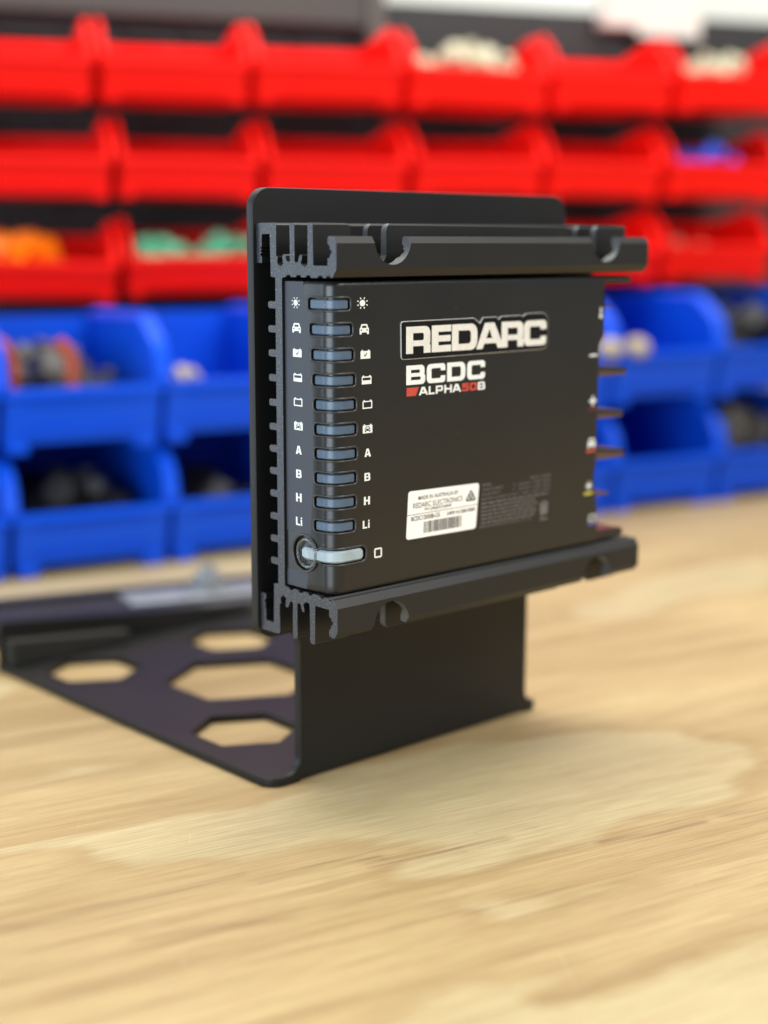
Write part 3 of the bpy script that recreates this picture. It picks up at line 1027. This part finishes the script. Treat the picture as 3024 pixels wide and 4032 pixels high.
# left_side runs from hook bottom up ... order: TP start (hook top) -> right -> bottom hook -> left side upward -> fins -> TL reversed
loop = right_side + left_side + fins + TL
clean = []
for p in loop:
    if not clean or (abs(p[0] - clean[-1][0]) + abs(p[1] - clean[-1][1])) > .02:
        clean.append((min(p[0], -0.15), p[1]))
me = fill2d([clean], L / 2, 0.0)
remap(me, lambda a, b, c: Vector((L / 2 + c, a, b)))
me.materials.append(M['powder'])
me.materials.append(M['cut'])
me.materials.append(M['notch'])
bm = bmesh.new()
bm.from_mesh(me)
bmesh.ops.remove_doubles(bm, verts=bm.verts, dist=0.001)
bmesh.ops.recalc_face_normals(bm, faces=bm.faces)
for fc in bm.faces:
    fc.material_index = 1 if abs(fc.normal.x) > .9 else 0
bm.to_mesh(me)
bm.free()


def slot_cutter(xc, rad, ztip, y0, y1, up, top_round=0):
    """U-shaped cutter running along Y, open towards +-Z"""
    zc = ztip + rad
    pts = [(xc - rad, 400)] + [(xc + rad * math.cos(t), zc + rad * math.sin(t)) for t in [math.pi + math.pi * k / 20 for k in range(21)]] + [(xc + rad, 400)]
    if not up:
        pts = [(a, 2 * ZM - b) for a, b in pts]
    b_ = bmesh.new()
    add_prism(b_, pts, lambda a, b: Vector((a, y0, b)), lambda a, b: Vector((a, y1, b)))
    me_ = bm_mesh(b_, [M['notch']])
    return me_


def fin_cutter(x0, x1, ztop, zb, y0, y1, up, rr=3.2):
    pts = []
    for s, xe in ((-1, x0), (1, x1)):
        a = [(xe + s * (rr + 1), ztop + 2), (xe + s * rr, ztop + .02)] + [(xe + s * (rr - rr * math.sin(t)), ztop - rr + rr * math.cos(t)) for t in [math.pi / 2 * k / 6 for k in range(1, 7)]] + [(xe, zb + 2.5), (xe - s * .8, zb + .8), (xe - s * 2.5, zb)]
        pts += a if s == -1 else a[::-1]
    if not up:
        pts = [(a, 2 * ZM - b) for a, b in pts]
    b_ = bmesh.new()
    add_prism(b_, pts, lambda a, b: Vector((a, y0, b)), lambda a, b: Vector((a, y1, b)))
    return bm_mesh(b_, [M['notch']])


cut = []
for xc in (27.9, 152.2):
    for up in (True, False):
        cut.append(slot_cutter(xc, 9.2, 214.45, -55, -37.1, up))
        cut.append(fin_cutter(xc - 9.4, xc + 8.6, 229.9, 215.3, -38.5, -18.9, up))
me = boolean(me, cut)
hs = chg('heat_sink', me, None, smooth=24)

# ---- plastic cover: swept shell with a creased, slightly bowed end face
YC = -42.5
CREASE = [(90.3, -28.1), (98.4, -29.0), (113, -30.5), (122, -31.3), (131, -32.1), (157, -32.35), (164, -32.2), (175, -31.1), (195, -29.6), (209, -27.0)]
XR = [(90.3, 157.4), (106, 156.9), (108, 156.9), (114, 154.6), (122.6, 154.2), (124.4, 155.3), (178.5, 155.4), (182.5, 158.6), (204.2, 157.8), (209, 157.8)]
ip = lambda z, tab: float(np.interp(z, [a for a, _ in tab], [b for _, b in tab]))


RC, XA, YA = 6.0, 1.9, -36.5


def plan(s, z, off=0.0, ybk=-15.6):
    """point on the shell at arc length s (0 = start of the rounded corner), height z, pushed out by off"""
    yc = ip(z, CREASE)
    r = RC
    if s <= 0:
        ya = YA - s
        if ya < yc:      # between corner and crease
            t = (ya - yc) / (YA - yc)
            p, n = Vector((1.0 + (XA - 1) * t, ya)), Vector((-1, (XA - 1) / (YA - yc)))
        else:
            p, n = Vector((1.0, ya)), Vector((-1, 0))
        p = Vector((p.x, p.y))
    elif s < r * math.pi / 2:
        a = s / r
        c = Vector((XA + r, YA))
        n = Vector((-math.cos(a), -math.sin(a)))
        p = c + n * r
    else:
        p, n = Vector((XA + r + s - r * math.pi / 2, YC)), Vector((0, -1))
    n.normalize()
    p = p + n * off
    return Vector((p.x, p.y, z))


S_OF_X = lambda x: RC * math.pi / 2 + (x - XA - RC)
S_OF_Y = lambda y: YA - y
zs = [90.3, 90.9, 92] + list(np.arange(94, 206, 2.0)) + [206.5, 207.8, 208.5]
ss = [S_OF_Y(-15.6), S_OF_Y(-20), S_OF_Y(-24)] + [None] + [S_OF_Y(-34), S_OF_Y(-35.3)] + [RC * math.pi / 2 * k / 14 for k in range(15)]
bm = bmesh.new()
grid = []
for iz, z in enumerate(zs):
    inset = {0: .8, 1: .25}.get(iz, 0) if iz < 2 else {len(zs) - 1: .8, len(zs) - 2: .25}.get(iz, 0)
    row = []
    yc = ip(z, CREASE)
    for s in ss:
        if s is None:
            s = S_OF_Y(yc)
        row.append(bm.verts.new(plan(s, z, -inset)))
    xr = ip(z, XR)
    for x in (30, 60, 90, 120, 150, xr - .5):
        row.append(bm.verts.new(Vector((x, YC + inset, z))))
    row.append(bm.verts.new(Vector((xr, YC + .5 + inset, z))))
    row.append(bm.verts.new(Vector((xr, -15.6, z))))
    grid.append(row)
n = len(grid[0])
for i in range(len(grid) - 1):
    for j in range(n):
        bm.faces.new((grid[i][j], grid[i][(j + 1) % n], grid[i + 1][(j + 1) % n], grid[i + 1][j]))
bm.faces.new(grid[0][::-1])
bm.faces.new(grid[-1])
cov = bm_mesh(bm, [M['cover']])


def pill(s0, s1, zc, hh, rr, o0, o1, mat, ds=.45, cham=0.0):
    """closed solid following the shell between s0..s1, half height hh, corner radius rr"""
    bm_ = bmesh.new()
    ns = max(8, int((s1 - s0) / ds))
    S = sorted(set([s0 + .02, s1 - .02] + [s0 + rr * (1 - math.cos(math.pi / 2 * k / 5)) for k in range(1, 6)] + [s1 - rr * (1 - math.cos(math.pi / 2 * k / 5)) for k in range(1, 6)] +
                   [s0 + rr + (s1 - s0 - 2 * rr) * k / ns for k in range(1, ns)]))
    rings = []
    for s in S:
        e = min(s - s0, s1 - s)
        h = hh - rr + math.sqrt(max(0, rr * rr - max(0, rr - e) ** 2))
        if cham:
            hc = max(h - cham, .05)
            oc = o1 if e > cham else o0 + (o1 - o0) * .5
            prof_ = [(-h, o0), (-h, o1 - cham), (-hc, oc), (hc, oc), (h, o1 - cham), (h, o0)]
        else:
            prof_ = [(-h, o0), (-h, o1), (h, o1), (h, o0)]
        rings.append([bm_.verts.new(plan(s, zc + dz, off)) for dz, off in prof_])
    k_ = len(rings[0])
    for a, b in zip(rings[:-1], rings[1:]):
        for k in range(k_):
            bm_.faces.new((a[k], a[(k + 1) % k_], b[(k + 1) % k_], b[k]))
    bm_.faces.new(rings[0][::-1])
    bm_.faces.new(rings[-1])
    return bm_mesh(bm_, [mat])


def outline(s0, s1, zc, hh, rr, off, ds=.6):
    pts = rnd([(s0, zc - hh, rr), (s0, zc + hh, rr), (s1, zc + hh, rr), (s1, zc - hh, rr)], 7)
    out = []
    for i, p in enumerate(pts):
        q = pts[(i + 1) % len(pts)]
        d = math.hypot(q[0] - p[0], q[1] - p[1])
        k = max(1, int(d / ds))
        for j in range(k):
            out.append(plan(p[0] + (q[0] - p[0]) * j / k, p[1] + (q[1] - p[1]) * j / k, off))
    return out


ZB = [200.2, 190.8, 181.4, 172.05, 162.8, 153.5, 144.25, 135.0, 125.8, 116.6]
YL = [-28.9, -29.8, -30.6, -31.3, -31.9, -32.1, -32.15, -32.1, -31.8, -31.5]
XRB = [11.3, 12.4, 13.1, 13.8, 14.2, 14.5, 14.6, 14.4, 14.1, 13.6]
cutters, bez = [], []
b1 = bmesh.new()
for z, yl, xr in zip(ZB, YL, XRB):
    s0, s1 = S_OF_Y(yl - .5), S_OF_X(xr - .6)
    tmp = pill(s0, s1, z, 2.35, 1.5, -1.6, 1.0, M['gloss'])
    b1.from_mesh(tmp)
    bez.append((s0, s1, z))
b1.from_mesh(pill(S_OF_Y(-26), S_OF_X(18.4), 105.0, 2.95, 2.4, -1.6, 1.0, M['gloss']))
cb = bpy.data.meshes.new('cb')
b1.to_mesh(cb)
b1.free()
cb.materials.append(M['gloss'])
bm = bmesh.new()   # round well on the end face
add_cyl(bm, (-1, -26.8, 104.9), (1, 0, 0), 6.9, 3.4, 40)
cc = bm_mesh(bm, [M['gloss']])
cov = boolean(cov, [cb, cc])
cover = chg('cover', cov, None, smooth=28)
for s0, s1, z in bez:
    bm = bmesh.new()
    add_tube(bm, outline(s0 - .22, s1 + .22, z, 2.57, 1.7, -.05), .42, 8, True)
    chg('button_rim', bm, M['bezel'], cover, smooth=60)
    c = pill(s0 + .55, s1 - .6, z - .1, 1.78, .9, -1.55, -.45, M['lens'], cham=.35)
    chg('indicator_lens', c, M['lens'], smooth=35)
bm = bmesh.new()
add_tube(bm, [p for p in outline(S_OF_Y(-33.4), S_OF_X(18.7), 105.0, 3.2, 2.6, -.05) if not (p.x < 1.6 and p.y > -33.2)], .45, 8, False)
chg('button_rim', bm, M['bezel'], cover, smooth=60)
bm = bmesh.new()
pts = [Vector((0.95, -26.8 + 7.2 * math.cos(a), 104.9 + 7.2 * math.sin(a))) for a in [math.radians(-155 + 310 * k / 48) for k in range(49)]]
add_tube(bm, pts, .45, 8, False)
chg('button_rim', bm, M['bezel'], cover, smooth=60)
c = pill(S_OF_Y(-24.6), S_OF_X(17.3), 105.0, 2.35, 2.2, -1.5, .35, M['lens2'], cham=.7)
chg('push_button', c, M['lens2'], smooth=40)
bm = bmesh.new()
for rr_ in (5.4,):
    add_tube(bm, [Vector((1.25, -27.4 + rr_ * math.cos(a), 104.9 + rr_ * math.sin(a))) for a in [2 * math.pi * k / 40 for k in range(40)]], .55, 8, True)
chg('button_ring', bm, M['clear'], smooth=60)

# tabs and terminal blades past the right end of the cover
bm = bmesh.new()
add_box(bm, (150, -41.8, 205.7), (177, -17, 208.4))
chg('top_tab', bm, M['cover'], bevel=(1.0, 2, 40))
bm = bmesh.new()
add_prism(bm, rnd([(150, 91.2), (150, 94.6), (176, 94.6, 1.2), (176, 91.2, 1.2)], 3), lambda a, b: Vector((a, -41.8, b)), lambda a, b: Vector((a, -17, b)))
chg('bottom_tab', bm, M['cover'])
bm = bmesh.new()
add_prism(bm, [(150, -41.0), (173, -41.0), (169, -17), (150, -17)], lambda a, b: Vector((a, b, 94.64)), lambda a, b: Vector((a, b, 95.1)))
chg('tab_reflection', bm, M['maroon'])  # thin sheet that paints a red reflection on the bottom tab
for z, x1, th in ((166.2, 177, 3.6), (147.3, 175, 3.4), (129.5, 177, 4.6), (112.3, 167, 2.6), (195.4, 166, 1.8)):
    bm = bmesh.new()
    add_prism(bm, [(152, z - th / 2), (152, z + th / 2), (x1 - 1, z - .2), (x1, z - .8), (x1 - .5, z - th / 2)], lambda a, b: Vector((a, -40.6, b)), lambda a, b: Vector((a, -22, b)))
    chg('terminal_blade', bm, M['copper'])
    if z < 170 and z > 120:
        bm = bmesh.new()
        add_prism(bm, [(152, z + th / 2 + .02), (152, z + th / 2 + 1.5), (x1 - 1, z + 1.3), (x1 - .8, z - .15)], lambda a, b: Vector((a, -41.2, b)), lambda a, b: Vector((a, -22, b)))
        chg('terminal_cover', bm, M['dark'])

# ---- printing
FO = .06   # print stands this far off the moulding
front = lambda a, b, c=0, o=FO: Vector((a, YC - o, b))


def put_front(me_, cx, cz, o=FO):
    return remap(me_, lambda a, b, c: Vector((cx + a, YC - o, cz + b)))


def put_end(me_, cy, cz, o=FO):
    return remap(me_, lambda a, b, c: Vector((1.0 - o, cy - a, cz + b)))


kinds = ['sun', 'car', 'check', 'half', 'empty', 'batcar', 'A', 'B', 'H', 'Li']
szR = [(5.6, 4.4), (4.6, 3.8), (4.9, 3.3), (4.9, 3.3), (4.9, 3.3), (4.9, 3.4), (3.3, 3.1), (3.0, 3.1), (3.1, 3.2), (3.5, 3.1)]
szL = [(5.0, 4.3), (5.0, 3.6), (5.2, 3.2), (5.1, 3.2), (5.1, 3.2), (5.1, 3.3), (3.5, 3.2), (3.2, 3.2), (3.4, 3.3), (3.7, 3.2)]
icLy = [-22.4, -22.8, -23.1, -23.3, -23.4, -23.5, -23.6, -23.5, -23.4, -23.4]
icLz = [200.3, 190.9, 181.6, 172.3, 163.0, 153.9, 144.6, 135.4, 126.2, 116.9]
icRx = [16.6, 17.5, 18.1, 18.7, 19.1, 19.2, 19.3, 19.1, 18.9, 18.5]
icRz = [200.4, 190.7, 181.3, 171.7, 162.4, 153.1, 143.9, 134.6, 125.4, 116.2]
for i, k in enumerate(kinds):
    chg('symbol', put_front(icon(k, *szR[i]), icRx[i], icRz[i]), M['white'], cover)
    chg('symbol', put_end(icon(k, *szL[i]), icLy[i], icLz[i]), M['white'], cover)
chg('symbol', put_front(icon('square', 4.1, 3.9), 24.7, 104.2), M['white'], cover)
for k, x, z, w_, h_, bar_ in (('thermo', 155.4, 192.6, 2.6, 4.6, None), ('minus', 151.1, 174.3, 5.0, 3.6, None), ('plus', 151.6, 154.3, 4.6, 4.4, (151.4, 150.6, 'maroon')),
                              ('car', 151.5, 135.7, 5.0, 4.2, (151.2, 132.2, 'red_print')), ('sun', 150.5, 116.7, 4.8, 4.2, (150.2, 113.3, 'yellow_print')), ('empty', 153.4, 102.0, 4.6, 3.2, (153.4, 99.2, 'blue_print'))):
    chg('symbol', put_front(icon(k, w_, h_), x, z), M['white'], cover)
    if bar_:
        me = fill2d([rect(-3, -.55, 3, .55)])
        chg('colour_bar', put_front(me, bar_[0], bar_[1]), M[bar_[2]], cover)

# metal badge
bo = [(35.6, 193.0, 1.3), (75.8, 193.1, 2.5), (79.0, 190.9, .4), (80.9, 193.1, .5), (88.6, 193.1, .5), (90.0, 192.0, .2), (91.4, 193.2, .4), (103.0, 193.3, .8), (104.6, 192.7, .3), (106.6, 193.9, .8), (120.6, 193.9, 4.5), (120.6, 178.5, 4.2), (35.9, 178.2, 1.4)]
badge = chg('badge', remap(fill2d([rnd(bo, 6)], .35, .12), lambda a, b, c: Vector((a, YC - .36 - c * .9, b))), M['edge'])
inner = [(35.95, 192.65, 1.0), (75.6, 192.75, 2.4), (79.0, 190.4, .4), (81.1, 192.8, .4), (88.45, 192.8, .4), (90.0, 191.6, .2), (91.55, 192.9, .4), (102.9, 193.0, .8), (104.55, 192.4, .3), (106.7, 193.6, .8), (120.3, 193.6, 4.3), (120.3, 178.8, 4.0), (36.2, 178.5, 1.1)]
chg('badge_face', remap(fill2d([rnd(inner, 6)]), lambda a, b, c: Vector((a, YC - .76, b))), M['badge'], badge)
wd = word([('R', 38.3, 51.4), ('E', 52.0, 62.7), ('D', 63.1, 77.5), ('A', 76.9, 93.2), ('R', 91.6, 105.0), ('C', 105.1, 119.0)], 180.4, 190.8, 3.7, 2.55)
chg('lettering', remap(wd, lambda a, b, c: Vector((a, YC - .84 - (.03 if 90.5 < a < 93.4 else 0), b))), M['silver'], badge)

wd = word([('B', 39.2, 49.4), ('C', 50.2, 60.4), ('D', 61.4, 71.7), ('C', 72.7, 83.0)], 168.3, 175.8, 2.55, 1.75)
chg('lettering', put_front(wd, 0, 0), M['white'], cover)
wd = word([('A', 46.0, 51.0), ('L', 51.3, 54.6), ('P', 55.2, 59.2), ('H', 59.9, 64.2), ('A', 64.5, 69.4)], 163.9, 167.1, 1.0, .68)
chg('lettering', put_front(wd, 0, 0), M['white'], cover)
wd = word([('B', 79.0, 83.2)], 163.9, 167.1, 1.0, .68)
chg('lettering', put_front(wd, 0, 0), M['white'], cover)
wd = word([('5', 70.0, 73.8), ('0', 74.3, 78.4)], 163.9, 167.1, 1.1, .8)
chg('lettering', put_front(wd, 0, 0), M['red_print'], cover)
chg('colour_bar', put_front(fill2d([[(39.4, 163.9), (39.4, 167.2), (46.0, 167.2), (44.4, 163.9)]]), 0, 0), M['red_print'], cover)

# white serial label
lab = chg('rating_label', remap(fill2d([rnd([(39.5, 107.2, 1.3), (40.7, 126.4, 1.3), (80.6, 125.6, 1.3), (78.8, 106.8, 1.3)], 6)]), lambda a, b, c: Vector((a, YC - .10, b))), M['label'])
parts = [text_mesh('MADE IN AUSTRALIA BY', 46.0, 68.6, 122.4, 124.0, .12), text_mesh('REDARC ELECTRONICS', 43.2, 71.0, 119.3, 121.4, .05),
         text_mesh('PH (08)83224848', 49.6, 64.5, 117.35, 118.9, .12), text_mesh('BCDC12050B-CK', 42.2, 58.4, 114.3, 116.1, .22), text_mesh('2409141208-0080', 61.9, 78.2, 114.3, 115.8, .22),
         fill2d([rect(40.1, 116.72, 79.7, 116.95)])]
x = 49.1
rb = random.Random(5)
while x < 70.6:
    w_ = rb.choice((.17, .17, .34, .5))
    parts.append(fill2d([rect(x, 108.7, x + w_, 113.4)]))
    x += w_ + rb.choice((.17, .2, .36))
tri = lambda k: rnd([(75.7 - 3.5 * k, 120.7 - 2.05 * k, .7), (75.7, 120.7 + 2.9 * k, .7), (75.7 + 3.5 * k, 120.7 - 2.05 * k, .7)], 4)
parts += [fill2d([tri(1), tri(.72)]), fill2d([circ(75.7, 120.5, 1.25), circ(75.7, 120.5, .8)]), fill2d([[(75.0, 120.6), (75.3, 120.9), (75.7, 120.3), (77.0, 121.8), (77.3, 121.5), (75.7, 119.6)]])]
chg('label_text', remap(join_meshes(parts), lambda a, b, c: Vector((a, YC - .15, b))), M['ink'], lab)

# faint small print
parts = []
for i, (a, bx, b, bx2) in enumerate((('MODEL', 88, 'BCDC12050B', 112), ('VEHICLE INPUT', 95.3, '9 - 32VDC = 50A MAX', 101), ('SOLAR INPUT', 93.5, '9 - 32VDC = 50A MAX', 101), ('BATTERY OUTPUT', 97, '12VDC = 50A, 750W MAX', 97.5))):
    z = 124.4 - i * 2.0
    parts.append(text_mesh(a, 82.3, bx, z - .6, z + .6, .1))
    parts.append(text_mesh(b, bx2, 124.6, z - .6, z + .6, .1))
for i in range(6):
    z = 116.6 - i * 1.62
    x, xe = 82.0, (123.5 if i == 0 else 116.5 - (i % 2) * 1.2)
    while x < xe:
        w_ = rb.uniform(1.2, 4.2)
        parts.append(fill2d([rect(x, z - .32, min(x + w_, xe), z + .32)]))
        x += w_ + .55
parts.append(text_mesh('MADE IN AUSTRALIA BY REDARC PTY LTD', 81.4, 112.6, 106.4, 107.6, .1))
fx, fz = 120.8, 109.8
for L_ in ([rnd([(fx - 2.6, fz + 1.8), (fx - 2.2, fz - 2.2), (fx + 2.2, fz - 2.2), (fx + 2.6, fz + 1.8)])], [rect(fx - 3, fz + 2.1, fx + 3, fz + 2.9)], [rect(fx - 1.2, fz + 3.1, fx + 1.2, fz + 3.7)], [circ(fx - 1.5, fz - 2.9, .6, n=10)], [rect(fx - 2.6, fz - 4.6, fx + 2.6, fz - 3.9)]):
    parts.append(fill2d(L_))
chg('small_print', remap(join_meshes(parts), lambda a, b, c: Vector((a, YC - FO, b))), M['grey_print'], cover)

# end-face film with the bluish sheen painted in (left of the crease)
bm = bmesh.new()
rows = []
for z in list(np.arange(112.6, 208.2, 3.0)) + [208.2]:
    yc = ip(z, CREASE)
    rows.append([bm.verts.new(Vector((.985, y, z))) for y in (-15.9, yc + .25)])
for a, b in zip(rows[:-1], rows[1:]):
    bm.faces.new((a[0], a[1], b[1], b[0]))
rows = []
for z in (90.9, 94, 97.3):
    rows.append([bm.verts.new(Vector((.985, y, z))) for y in (-15.9, ip(z, CREASE) + .25)])
for a, b in zip(rows[:-1], rows[1:]):
    bm.faces.new((a[0], a[1], b[1], b[0]))
chg('end_film', bm, M['overlay'], cover)
